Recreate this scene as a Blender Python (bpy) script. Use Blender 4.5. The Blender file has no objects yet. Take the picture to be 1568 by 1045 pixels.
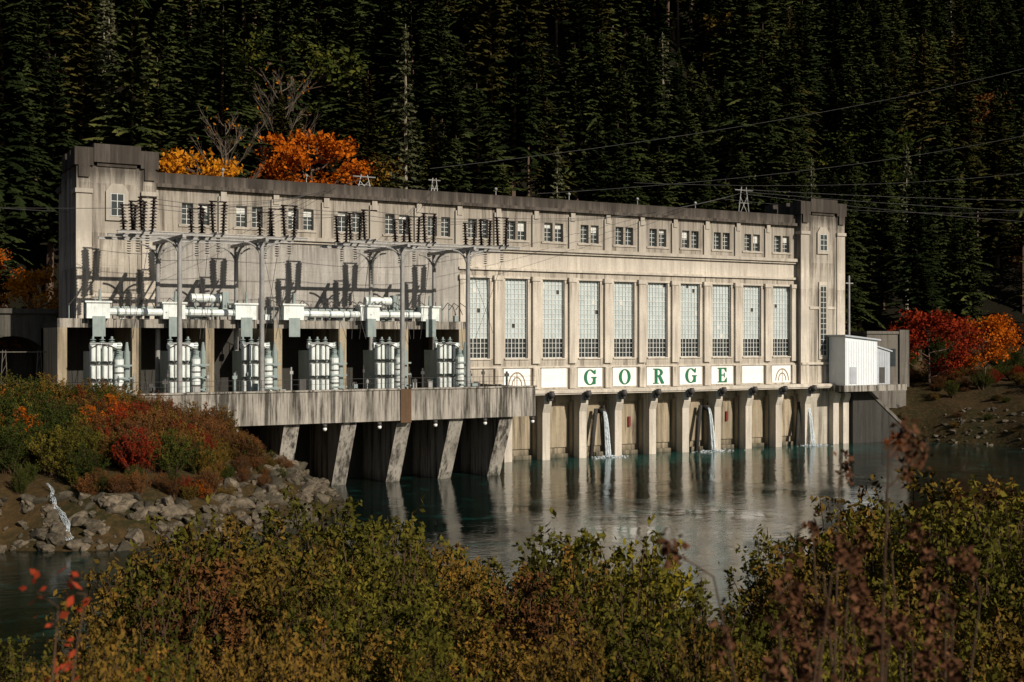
import bpy, math, random
import numpy as np
from mathutils import Vector, noise
random.seed(7); rng=np.random.default_rng(7)
scene=bpy.context.scene
COL=scene.collection
U=random.uniform

# ------------------------------------------------------------ helpers
def empty(name,loc=(0,0,0)):
    o=bpy.data.objects.new(name,None); o.location=loc; COL.objects.link(o); return o
def obj(name,me,parent=None,loc=(0,0,0),rot=0.0,sc=1.0):
    o=bpy.data.objects.new(name,me); o.location=loc
    o.rotation_euler=(0,0,rot) if not isinstance(rot,tuple) else rot
    o.scale=(sc,sc,sc) if not isinstance(sc,tuple) else sc
    COL.objects.link(o)
    if parent: o.parent=parent
    return o
class MB:
    def __init__(s): s.v=[]; s.f=[]; s.m=[]; s.r=[]
    def add(s,vs,fs,m=0,r=0.5):
        b=len(s.v); s.v.extend([tuple(p) for p in vs]); s.r.extend([r]*len(vs))
        for f in fs: s.f.append(tuple(i+b for i in f)); s.m.append(m)
    def box(s,x0,x1,y0,y1,z0,z1,m=0):
        vs=[(x0,y0,z0),(x1,y0,z0),(x1,y1,z0),(x0,y1,z0),(x0,y0,z1),(x1,y0,z1),(x1,y1,z1),(x0,y1,z1)]
        s.add(vs,[(0,3,2,1),(4,5,6,7),(0,1,5,4),(1,2,6,5),(2,3,7,6),(3,0,4,7)],m)
    def prism_yz(s,poly,x0,x1,m=0):
        n=len(poly)
        vs=[(x0,y,z) for y,z in poly]+[(x1,y,z) for y,z in poly]
        fs=[tuple(range(n)),tuple(range(2*n-1,n-1,-1))]+[(i,i+n,(i+1)%n+n,(i+1)%n) for i in range(n)]
        s.add(vs,fs,m)
    def prism_xz(s,poly,y0,y1,m=0):
        n=len(poly)
        vs=[(x,y0,z) for x,z in poly]+[(x,y1,z) for x,z in poly]
        fs=[tuple(range(n)),tuple(range(2*n-1,n-1,-1))]+[(i,(i+1)%n,(i+1)%n+n,i+n) for i in range(n)]
        s.add(vs,fs,m)
    def tube(s,p0,p1,r0,r1=None,n=8,m=0,cap=True,r=0.5):
        if r1 is None: r1=r0
        p0=Vector(p0);p1=Vector(p1); d=(p1-p0)
        if d.length<1e-6: return
        d.normalize()
        a=d.cross(Vector((0,0,1)) if abs(d.z)<.95 else Vector((1,0,0))).normalized(); b=d.cross(a)
        vs=[]
        for p,rr in ((p0,r0),(p1,r1)):
            for i in range(n):
                t=2*math.pi*i/n; vs.append(p+a*(rr*math.cos(t))+b*(rr*math.sin(t)))
        fs=[(i,(i+1)%n,(i+1)%n+n,i+n) for i in range(n)]
        if cap: fs+= [tuple(range(n-1,-1,-1)),tuple(range(n,2*n))]
        s.add(vs,fs,m,r)
    def path(s,pts,r0,r1=None,n=5,m=0):
        if r1 is None: r1=r0
        k=len(pts)-1
        for i in range(k):
            s.tube(pts[i],pts[i+1],r0+(r1-r0)*i/k,r0+(r1-r0)*(i+1)/k,n,m,cap=(i==k-1))
    def ball(s,c,r,m=0,nu=8,nv=6,sz=1.0):
        vs=[];fs=[]
        for j in range(nv+1):
            th=math.pi*j/nv
            for i in range(nu):
                ph=2*math.pi*i/nu
                vs.append((c[0]+r*math.sin(th)*math.cos(ph),c[1]+r*math.sin(th)*math.sin(ph),c[2]+sz*r*math.cos(th)))
        for j in range(nv):
            for i in range(nu):
                fs.append((j*nu+i,(j+1)*nu+i,(j+1)*nu+(i+1)%nu,j*nu+(i+1)%nu))
        s.add(vs,fs,m)
    def quads(s,V,R,m):   # V (n,4,3)
        b=len(s.v); n=len(V)
        s.v.extend(map(tuple,V.reshape(-1,3).tolist()))
        s.r.extend(np.repeat(R,4).tolist())
        s.f.extend([(b+4*i,b+4*i+1,b+4*i+2,b+4*i+3) for i in range(n)]); s.m.extend([m]*n)
    def mesh(s,name,mats,smooth=False,attr=False):
        me=bpy.data.meshes.new(name); me.from_pydata(s.v,[],s.f)
        for m in mats: me.materials.append(m)
        me.polygons.foreach_set('material_index',s.m)
        if smooth: me.polygons.foreach_set('use_smooth',[True]*len(s.f))
        if attr:
            a=me.attributes.new('rnd','FLOAT','POINT'); a.data.foreach_set('value',s.r)
        me.update(); return me

# ------------------------------------------------------------ materials
class NT:
    def __init__(s,name):
        s.mat=bpy.data.materials.new(name); s.mat.use_nodes=True; s.t=s.mat.node_tree; s.t.nodes.clear()
        s.out=s.t.nodes.new('ShaderNodeOutputMaterial')
    def n(s,ty,**kw):
        nd=s.t.nodes.new('ShaderNode'+ty)
        for k,v in kw.items(): setattr(nd,k,v)
        return nd
    def l(s,a,b): s.t.links.new(a,b)
    def setin(s,inp,v):
        if isinstance(v,bpy.types.NodeSocket): s.l(v,inp)
        elif isinstance(v,(tuple,list)) and len(v)==3 and inp.type=='RGBA': inp.default_value=(*v,1)
        else: inp.default_value=v
    def math(s,op,a,b=None,c=None,clamp=False):
        nd=s.n('Math',operation=op,use_clamp=clamp); s.setin(nd.inputs[0],a)
        if b is not None: s.setin(nd.inputs[1],b)
        if c is not None: s.setin(nd.inputs[2],c)
        return nd.outputs[0]
    def mix(s,f,a,b,mode='MIX'):
        nd=s.n('Mix',data_type='RGBA',blend_type=mode); s.setin(nd.inputs[0],f); s.setin(nd.inputs[6],a); s.setin(nd.inputs[7],b)
        return nd.outputs[2]
    def noise(s,vec,scale,detail=4,rough=.55):
        nd=s.n('TexNoise'); s.l(vec,nd.inputs['Vector']); nd.inputs['Scale'].default_value=scale
        nd.inputs['Detail'].default_value=detail; nd.inputs['Roughness'].default_value=rough; return nd.outputs[0]
    def mapv(s,vec,sc):
        nd=s.n('Mapping'); s.l(vec,nd.inputs[0]); nd.inputs['Scale'].default_value=sc; return nd.outputs[0]
    def rng(s,v,a,b,c=0.,d=1.):
        nd=s.n('MapRange'); s.setin(nd.inputs[0],v)
        for i,x in enumerate((a,b,c,d)): nd.inputs[i+1].default_value=x
        return nd.outputs[0]
    def ramp(s,f,stops):
        nd=s.n('ValToRGB'); s.l(f,nd.inputs[0]); e=nd.color_ramp.elements
        while len(e)<len(stops): e.new(.5)
        for i,(p,c) in enumerate(stops): e[i].position=p; e[i].color=(*c,1)
        return nd.outputs[0]
    def bsdf(s,color,rough=.8,bump=None,bs=.3,bd=.05,metal=0,spec=.3,ior=1.45):
        nd=s.n('BsdfPrincipled'); s.setin(nd.inputs['Base Color'],color); s.setin(nd.inputs['Roughness'],rough)
        nd.inputs['Metallic'].default_value=metal; nd.inputs['IOR'].default_value=ior
        nd.inputs['Specular IOR Level'].default_value=spec
        if bump is not None:
            b=s.n('Bump'); b.inputs['Strength'].default_value=bs; b.inputs['Distance'].default_value=bd
            s.l(bump,b.inputs['Height']); s.l(b.outputs[0],nd.inputs['Normal'])
        s.l(nd.outputs[0],s.out.inputs[0]); return nd

def concrete(name,base,stain,ztop=None,zlow=None,streak=.75,lines=True,zgrey=None,drips=()):
    t=NT(name); tc=t.n('TexCoord').outputs['Object']
    sep=t.n('SeparateXYZ'); t.l(tc,sep.inputs[0])
    big=t.noise(tc,.22,5,.6); fine=t.noise(tc,3.5,6,.7)
    st=t.noise(t.mapv(tc,(1.3,1.3,.09)),1.0,6,.65)
    st2=t.noise(t.mapv(tc,(4,4,.25)),1.0,4,.6)
    f=t.math('ADD',t.rng(st,.45,.70),t.math('MULTIPLY',t.rng(st2,.5,.72),.7))
    f=t.math('MULTIPLY',f,t.rng(big,.3,.6,.4,1.0)); f=t.math('MULTIPLY',f,streak,clamp=True)
    c=t.mix(t.rng(big,.35,.65),tuple(x*.78 for x in base),tuple(min(1,x*1.1) for x in base))
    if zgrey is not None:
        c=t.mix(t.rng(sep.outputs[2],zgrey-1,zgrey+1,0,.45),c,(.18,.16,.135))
    c=t.mix(f,c,stain)
    c=t.mix(t.rng(fine,.35,.7,0,.4),c,tuple(x*.5 for x in base))
    for zd in drips:   # run-off streaks hanging below ledges
        w=t.math('MULTIPLY',t.rng(sep.outputs[2],zd-2.6,zd,0,1),t.math('LESS_THAN',sep.outputs[2],zd))
        w=t.math('MULTIPLY',w,t.rng(st2,.42,.62),clamp=True)
        c=t.mix(t.math('MULTIPLY',w,.7),c,stain)
    if lines:
        for ax,per in ((2,1.22),(0,2.44)):
            fr=t.math('FRACT',t.math('DIVIDE',t.math('ADD',sep.outputs[ax],100.0),per))
            ln=t.math('LESS_THAN',fr,.035 if ax==2 else .02)
            c=t.mix(t.math('MULTIPLY',ln,.32),c,tuple(x*.35 for x in base))
        vx=t.math('FLOOR',t.math('DIVIDE',sep.outputs[0],2.44)); vz=t.math('FLOOR',t.math('DIVIDE',t.math('ADD',sep.outputs[2],100.),1.22))
        cb=t.n('CombineXYZ'); t.l(vx,cb.inputs[0]); t.l(vz,cb.inputs[2])
        wn=t.n('TexWhiteNoise'); t.l(cb.outputs[0],wn.inputs[0])
        c=t.mix(t.rng(wn.outputs[0],0,1,0,.2),c,tuple(x*.5 for x in base))
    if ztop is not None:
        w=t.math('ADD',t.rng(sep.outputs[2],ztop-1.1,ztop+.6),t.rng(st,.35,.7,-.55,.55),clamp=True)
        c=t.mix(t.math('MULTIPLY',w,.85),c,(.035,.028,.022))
    if zlow is not None:
        w=t.math('ADD',t.rng(sep.outputs[2],zlow+1.2,zlow-.3),t.rng(st,.35,.7,-.4,.4),clamp=True)
        c=t.mix(t.math('MULTIPLY',w,.85),c,(.04,.04,.028))
    t.bsdf(c,.9,fine,.4,.06); return t.mat
def paint(name,col,rough=.5,dirt=.25,metal=0,dcol=None,spec=.4):
    t=NT(name); tc=t.n('TexCoord').outputs['Object']
    a=t.noise(tc,1.1,5,.65); b=t.noise(t.mapv(tc,(5,5,.6)),1.,4,.6)
    f=t.math('MULTIPLY',t.math('ADD',t.rng(a,.4,.7),t.rng(b,.45,.75)),dirt,clamp=True)
    c=t.mix(f,col,dcol or tuple(x*.35 for x in col)); t.bsdf(c,rough,b,.1,.02,metal,spec); return t.mat
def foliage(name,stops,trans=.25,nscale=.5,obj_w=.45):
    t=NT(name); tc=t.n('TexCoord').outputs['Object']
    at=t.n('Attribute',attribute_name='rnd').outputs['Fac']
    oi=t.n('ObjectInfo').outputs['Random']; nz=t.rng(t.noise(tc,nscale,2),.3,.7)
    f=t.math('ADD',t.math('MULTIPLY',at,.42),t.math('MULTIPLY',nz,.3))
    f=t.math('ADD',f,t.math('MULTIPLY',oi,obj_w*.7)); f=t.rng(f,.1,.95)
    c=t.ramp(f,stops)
    d=t.n('BsdfDiffuse'); t.l(c,d.inputs['Color'])
    if trans>0:
        tr=t.n('BsdfTranslucent'); t.l(c,tr.inputs[0]); m=t.n('MixShader'); m.inputs[0].default_value=trans
        t.l(d.outputs[0],m.inputs[1]); t.l(tr.outputs[0],m.inputs[2]); t.l(m.outputs[0],t.out.inputs[0])
    else: t.l(d.outputs[0],t.out.inputs[0])
    return t.mat

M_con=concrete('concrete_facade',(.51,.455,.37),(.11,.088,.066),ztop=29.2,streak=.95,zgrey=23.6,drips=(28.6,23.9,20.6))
M_con2=concrete('concrete_pilaster',(.61,.545,.45),(.18,.15,.11),streak=.6,lines=False,zgrey=23.4,drips=(20.4,10.4))
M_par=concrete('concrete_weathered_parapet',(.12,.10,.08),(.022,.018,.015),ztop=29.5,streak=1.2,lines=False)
M_left=concrete('concrete_left_wall',(.43,.40,.355),(.15,.13,.105),streak=.8,drips=(23.6,))
M_low=concrete('concrete_river_wall',(.38,.31,.21),(.09,.068,.045),zlow=.3,streak=.95,lines=False)
M_deck=concrete('concrete_deck',(.38,.345,.29),(.04,.034,.027),zlow=-.2,streak=1.6,lines=False,drips=(9.0,))
M_dark=concrete('concrete_dark_painted_shade',(.05,.047,.04),(.025,.022,.018),streak=1,lines=False)  # dark concrete; in the transformer bays its tone paints in the recess shade
M_rust=concrete('rusty_stained_concrete',(.13,.075,.04),(.04,.025,.016),lines=False)
M_annex=concrete('annex_concrete',(.16,.145,.12),(.05,.042,.034),streak=1.1)
M_ret=concrete('retaining_wall_concrete',(.11,.10,.08),(.03,.028,.022),streak=1.1)
M_white=paint('white_panel_paint',(.80,.79,.75),.6,.2,dcol=(.4,.34,.25))
M_tr=paint('transformer_paint',(.70,.74,.70),.45,.32,dcol=(.2,.19,.16))
M_trg=paint('transformer_grey_green',(.24,.29,.27),.45,.35)
M_steel=paint('galvanised_steel',(.31,.30,.28),.5,.45,.2)
M_steeld=paint('dark_steel',(.06,.055,.05),.6,.4)
M_ins=paint('brown_porcelain',(.016,.010,.008),.3,.2)
M_green=paint('green_letter_paint',(.01,.14,.06),.45,.15)
M_gold=paint('ochre_motif_paint',(.25,.17,.09),.6,.3)
M_frame=paint('window_frame_paint',(.58,.58,.53),.6,.25)
M_fibre=paint('translucent_window_panel',(.46,.52,.51),.35,.3,dcol=(.24,.28,.27))
M_shed=paint('shed_siding_white',(.70,.73,.74),.55,.12)
M_shroof=paint('shed_roof_grey',(.40,.42,.44),.5,.2)
M_red=paint('red_paint',(.16,.02,.014),.5,.3)
M_roof=paint('roof_membrane',(.05,.048,.045),.9,.4)
M_line=paint('aluminium_line',(.07,.066,.06),.5,.2)
t=NT('dark_window_glass'); tc=t.n('TexCoord').outputs['Object']
t.bsdf(t.mix(t.noise(tc,.9,2),(.012,.016,.018),(.05,.06,.06)),.12,spec=.5); M_glass=t.mat
t=NT('bark'); tc=t.n('TexCoord').outputs['Object']; nz=t.noise(t.mapv(tc,(4,4,.7)),1.5,5)
t.bsdf(t.mix(nz,(.03,.02,.013),(.16,.10,.065)),.9,nz,.5,.05); M_bark=t.mat
t=NT('pale_bark'); tc=t.n('TexCoord').outputs['Object']; nz=t.noise(t.mapv(tc,(4,4,.7)),1.5,5)
t.bsdf(t.mix(nz,(.13,.11,.075),(.32,.28,.21)),.9); M_pale=t.mat
t=NT('grey_brown_bark'); tc=t.n('TexCoord').outputs['Object']; nz=t.noise(t.mapv(tc,(4,4,.7)),1.5,5)
t.bsdf(t.mix(nz,(.05,.04,.028),(.14,.11,.08)),.9); M_gbark=t.mat
t=NT('twig_bark'); tc=t.n('TexCoord').outputs['Object']
t.bsdf(t.mix(t.noise(tc,3,2),(.03,.018,.010),(.095,.052,.026)),.8); M_twig=t.mat
t=NT('river_rock'); tc=t.n('TexCoord').outputs['Object']; oi=t.n('ObjectInfo').outputs['Random']
nz=t.noise(tc,2.2,6,.7); c=t.mix(t.rng(nz,.3,.7),(.028,.022,.014),(.23,.18,.12)); c=t.mix(t.rng(oi,0,1,0,.93),c,(.028,.024,.014))
t.bsdf(c,.85,nz,.6,.1); M_rock=t.mat
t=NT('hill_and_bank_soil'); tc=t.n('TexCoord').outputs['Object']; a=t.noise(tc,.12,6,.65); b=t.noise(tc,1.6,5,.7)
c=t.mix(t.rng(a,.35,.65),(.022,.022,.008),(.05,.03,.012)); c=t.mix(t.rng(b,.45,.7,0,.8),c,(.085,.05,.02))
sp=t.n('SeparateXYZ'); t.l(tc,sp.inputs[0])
c=t.mix(t.rng(sp.outputs[2],9,14,0,.92),c,(.006,.006,.0035))  # hillside soil nearly black: darkness between the trees put into its colour
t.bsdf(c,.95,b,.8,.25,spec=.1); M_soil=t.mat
t=NT('white_water'); tc=t.n('TexCoord').outputs['Object']; nz=t.noise(t.mapv(tc,(6,6,1)),2,4)
d=t.n('BsdfPrincipled'); d.inputs['Base Color'].default_value=(.7,.76,.78,1); d.inputs['Roughness'].default_value=.4
tp=t.n('BsdfTransparent'); m=t.n('MixShader'); t.l(t.rng(nz,.38,.62,.05,.8),m.inputs[0]); t.l(tp.outputs[0],m.inputs[1]); t.l(d.outputs[0],m.inputs[2]); t.l(m.outputs[0],t.out.inputs[0]); M_foam=t.mat

# water
JETS=[(8.6,-2.4),(24.2,-2.4),(40.6,-2.4)]
t=NT('river_water'); tc=t.n('TexCoord').outputs['Object']
big=t.noise(tc,.05,4); col=t.mix(t.rng(big,.35,.65),(.004,.007,.005),(.005,.013,.010))
for jx,jy in JETS:
    vd=t.n('VectorMath',operation='DISTANCE'); mp=t.mapv(tc,(.5,1,1)); t.l(mp,vd.inputs[0]); vd.inputs[1].default_value=(jx*.5-1,jy-4,0)
    g=t.math('ADD',t.rng(vd.outputs['Value'],2,11,1,0),t.rng(t.noise(tc,.35,4),.3,.7,-.5,.25),clamp=True)
    col=t.mix(t.math('MULTIPLY',g,.7),col,(.012,.085,.068))
w1=t.noise(t.mapv(tc,(.9,1.6,1)),.8,5,.6); w2=t.noise(tc,.13,3)
h=t.math('ADD',t.math('MULTIPLY',w1,t.rng(w2,.35,.65,.2,1.2)),t.math('MULTIPLY',w2,.8))
t.bsdf(col,.03,h,.36,.10,spec=.42,ior=1.33); M_water=t.mat

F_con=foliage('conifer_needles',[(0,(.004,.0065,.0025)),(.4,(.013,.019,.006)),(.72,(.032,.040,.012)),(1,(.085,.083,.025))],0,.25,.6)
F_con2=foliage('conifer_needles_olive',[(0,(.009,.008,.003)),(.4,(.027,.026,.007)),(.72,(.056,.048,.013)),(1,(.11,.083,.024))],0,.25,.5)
F_pale=foliage('sparse_conifer_needles',[(0,(.035,.038,.018)),(.6,(.08,.082,.04)),(1,(.15,.14,.07))],0,.3,.3)
F_olive=foliage('willow_leaves_olive',[(0,(.018,.019,.005)),(.4,(.058,.056,.010)),(.72,(.14,.115,.018)),(1,(.30,.20,.026))],.2,.6,.4)
F_yg=foliage('willow_leaves_yellow_green',[(0,(.08,.07,.010)),(.5,(.20,.16,.018)),(1,(.38,.29,.03))],.3,.6,.3)
F_rust=foliage('willow_leaves_gold',[(0,(.03,.023,.007)),(.4,(.09,.06,.012)),(.75,(.18,.095,.018)),(1,(.33,.15,.022))],0,.6,.35)
F_green=foliage('shrub_leaves_green',[(0,(.010,.015,.004)),(.5,(.034,.044,.009)),(1,(.11,.10,.018))],0,.5,.4)
F_orange=foliage('maple_leaves_orange',[(0,(.12,.03,.004)),(.45,(.44,.10,.008)),(1,(.78,.27,.015))],.25,.5,.25)
F_yel=foliage('maple_leaves_yellow',[(0,(.18,.07,.006)),(.5,(.48,.17,.010)),(1,(.75,.33,.025))],.25,.5,.25)
F_red=foliage('maple_leaves_red',[(0,(.06,.010,.005)),(.5,(.19,.022,.009)),(1,(.40,.055,.013))],.15,.5,.3)
F_brown=foliage('dry_brush_leaves',[(0,(.03,.016,.007)),(.5,(.095,.042,.015)),(1,(.23,.09,.024))],0,.6,.4)
F_dead=foliage('dead_brown_leaves',[(0,(.035,.016,.009)),(.5,(.085,.038,.02)),(1,(.17,.08,.04))],0,2,.3)
F_bred=foliage('scarlet_leaves',[(0,(.25,.03,.012)),(1,(.65,.12,.05))],.3,2,.2)
F_grass=foliage('dry_grass_blades',[(0,(.05,.033,.010)),(1,(.22,.14,.035))],0,1,.3)

# ------------------------------------------------------------ camera
CX,CY,CZ=-73.84,-122.5,13.6
cam=bpy.data.cameras.new('camera'); cam.sensor_width=36; cam.lens=43.62; cam.clip_start=.2; cam.clip_end=4000
cam.dof.use_dof=True; cam.dof.focus_distance=125; cam.dof.aperture_fstop=2.8
co=bpy.data.objects.new('camera',cam); COL.objects.link(co); co.location=(CX,CY,CZ); co.rotation_euler=(math.radians(90),0,math.radians(-30))
scene.camera=co
# bank coordinates: a = metres along near bank, D = metres out from the viewpoint road
def bank(a,D): return (CX+.5*D+.866*a, CY+.866*D-.5*a)

# ------------------------------------------------------------ terrain
FAR=[(-900,-60),(-120,-38),(-75,-34),(-62,-36),(-52.6,-40),(-45,-38),(-36,-29),(-31,-15),(-32,5),(45,5),(49,-.5),(59,-3),(61,-12),(60,-22),(72,-48),(110,-90),(300,-260),(900,-700),(900,900),(-900,900)]
def sdist(X,Y,P):
    P=np.array(P,float); n=len(P); d=np.full(X.shape,1e9); ins=np.zeros(X.shape,bool)
    for i in range(n):
        a=P[i]; b=P[(i+1)%n]; e=b-a; L=(e**2).sum()
        t=np.clip(((X-a[0])*e[0]+(Y-a[1])*e[1])/L,0,1)
        d=np.minimum(d,np.hypot(X-a[0]-t*e[0],Y-a[1]-t*e[1]))
        c=((a[1]>Y)!=(b[1]>Y)); 
        with np.errstate(divide='ignore',invalid='ignore'):
            xi=(b[0]-a[0])*(Y-a[1])/(b[1]-a[1] if b[1]!=a[1] else 1e-9)+a[0]
        ins^=(c&(X<xi))
    return np.where(ins,d,-d)
def hill0(X): return 24+4*np.sin(X*.035)+2*np.sin(X*.11+1)
def height(X,Y):
    X=np.atleast_1d(np.asarray(X,float)); Y=np.atleast_1d(np.asarray(Y,float))
    wob=1.2*np.sin(X*.21+Y*.13)+.8*np.sin(X*.47-Y*.39+1)
    d1=sdist(X,Y,FAR); built=(X>-50)&(X<60)&(Y>-17)
    d1=d1+np.where(built,0,wob*.5)
    h=np.interp(d1,[-10,0,4,18,25],[-4,0,2.6,7.0,7.8])
    y0=hill0(X)
    hill=7.8+np.maximum(0,Y-y0)*.8
    hill=np.minimum(hill,7.8+180+np.maximum(0,Y-y0-225)*.4)
    hill+=np.where(Y>y0+3,2.2*np.sin(X*.09+Y*.05)+1.6*np.sin(X*.2-Y*.17),0)
    h=np.where(Y>y0,np.maximum(h,hill),h)
    D=(X-CX)*.5+(Y-CY)*.866; A=(X-CX)*.866-(Y-CY)*.5
    d2=47-D+wob*.8+np.where(A<-8,(A+8)*.25,0)
    h2=np.interp(d2,[-10,0,48,60],[-4,0,11.6,12])
    return np.maximum(h,h2)
def hgt(x,y): return float(height(x,y)[0])
xs=np.concatenate([np.linspace(-900,-130,16),np.arange(-125,-85,3),np.arange(-84,75,1.3),np.arange(76,200,4),np.linspace(210,900,18)])
ys=np.concatenate([np.linspace(-700,-160,14),np.arange(-150,-80,3),np.arange(-78,30,1.3),np.arange(31,200,4),np.linspace(215,900,14)])
GX,GY=np.meshgrid(xs,ys); H=height(GX.ravel(),GY.ravel()).reshape(GX.shape)
H=H+np.where(H>0,1,0)*rng.normal(0,.12,H.shape)
nx,ny=len(xs),len(ys)
V=np.stack([GX.ravel(),GY.ravel(),H.ravel()],1).tolist()
Fq=[(j*nx+i,j*nx+i+1,(j+1)*nx+i+1,(j+1)*nx+i) for j in range(ny-1) for i in range(nx-1)]
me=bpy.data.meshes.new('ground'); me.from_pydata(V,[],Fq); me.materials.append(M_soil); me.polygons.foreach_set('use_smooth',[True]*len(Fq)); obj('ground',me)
b=MB(); b.add([(-900,-900,0),(900,-900,0),(900,300,0),(-900,300,0)],[(0,1,2,3)]); obj('river_water',b.mesh('river_water',[M_water]))

# ------------------------------------------------------------ power station
PS=empty('power_station')
XL,XR=-43.6,40.0
b=MB()
DEP=14
b.box(XL+.01,XR-.01,.6,DEP,-3,29.6,0)
b.box(XL,XR,-.15,.6,29.0,30.1,1)
b.box(XL,XR,.6,1.0,29.6,30.1,1)
b.box(XL,XR,-.5,.598,28.65,28.998,1)
b.box(XL,XR,0,.6,27.3,28.65,0)
b.box(XL,XR,0,.6,24.35,25.15,0)
b.box(XL,XR,-.55,.6,23.95,24.35,2)
b.box(XL,XR,-.3,.6,23.7,23.95,2)
wc=[-39.4,-33.9,-28.4,-22.95,-17.5,-12.4,-7.5]+[-2.5+5*i for i in range(9)]
ops=[]
for i,c in enumerate(wc):
    o=.82 if c<-8 else .72; w=.56
    ops+= [(c-o-w,c-o+w),(c+o-w,c+o+w)]
cur=XL
for a,e in ops:
    b.box(cur,a,0,.6,25.15,27.3,0); cur=e
b.box(cur,XR,0,.6,25.15,27.3,0)
for i in range(len(wc)-1):
    c=(wc[i]+wc[i+1])/2
    b.box(c-.5,c+.5,-.22,-.001,24.35,28.1,2)
    b.box(c-.3,c+.3,-.32,-.221,27.6,28.6,2)
for c in wc:
    b.box(c-1.7,c+1.7,-.12,-.001,24.9,25.12,2)
b.box(-10,XR,0,.6,21.9,23.7,2)
b.box(-10,XR,-.28,.6,21.62,21.9,2)
b.box(-10,XR,0,.6,20.7,21.62,0)
b.box(-10,XR,0,.6,10.7,11.6,0)
b.box(-10,XR,-.2,.6,10.5,10.7,2)
b.box(-10,XR,0,.6,8.0,10.5,0)
bays=[-7.5+5*i for i in range(10)]
cur=-10
for c in bays:
    b.box(cur,c-1.5,0,.6,11.6,20.7,2); cur=c+1.5
b.box(cur,XR,0,.6,11.6,20.7,2)
for i in range(11):
    x=-10+5*i
    if x>XR-.3: x=XR-.5
    if x<-9: x=-9.4
    b.box(x-.5,x+.5,-.3,-.001,11.0,20.5,2)
    b.box(x-.62,x+.62,-.42,-.002,20.5,21.0,2)
    b.box(x-.45,x+.45,-.34,-.001,8.05,10.49,2)
for c in bays:
    b.box(c-1.6,c+1.6,-.14,-.002,11.45,11.62,2)
    b.box(c-1.75,c+1.75,-.1,-.003,20.72,20.95,2)
b.box(XL,-10.001,-.06,.6,5,23.7,3)
for x in (-34,-20): b.box(x-.25,x+.25,-.12,-.061,8,23.6,3)
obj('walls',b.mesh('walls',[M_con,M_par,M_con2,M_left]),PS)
b=MB(); b.box(XL,XR,1.0,DEP-.3,29.6,29.75); obj('roof',b.mesh('roof',[M_roof]),PS)
b=MB()
for a,e in ops:
    b.box(a,e,.42,.45,25.15,27.3,0)
    for x in (a+.04,e-.04,(a+e)/2): b.box(x-.03,x+.03,.36,.419,25.15,27.3,1)
    for k in range(5):
        z=25.19+k*.515; b.box(a,e,.365,.418,z-.025,z+.025,1)
for bi,c in enumerate(bays):
    a,e=c-1.5,c+1.5
    zs=13.9
    b.box(a,e,.40,.45,zs,20.7,2); b.box(a,e,.43,.46,11.6,zs-.001,0)
    for k in range(7):
        x=a+.05+k*(2.9/6); w=.045 if k%2==0 else .028
        b.box(x-w,x+w,.33,.399,11.6,20.7,1)
    z=11.66; k=0
    while z<20.7:
        w=.045 if k%4==0 else .026
        b.box(a,e,.345,.397,z-w,z+w,1); z+=.565; k+=1
    b.box(a,a+.12,.2,.33,11.6,20.7,3); b.box(e-.12,e,.2,.33,11.6,20.7,3)
obj('windows',b.mesh('windows',[M_glass,M_frame,M_fibre,M_steel]),PS)
b=MB()
for a,e in ops:
    if random.random()<.3: b.box(a+.02,e-.02,.405,.419,27.3-U(.4,1.2),27.28,0)
for c in bays:
    for k in range(random.randint(1,3)):
        i=random.randint(0,5); j=random.randint(0,11); x=c-1.45+i*(2.9/6); z=13.95+j*.565
        b.box(x+.04,x+.44,.375,.395,z+.03,z+.5,random.choice((0,1)))
obj('window_blinds',b.mesh('window_blinds',[M_frame,M_glass]),PS)

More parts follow.
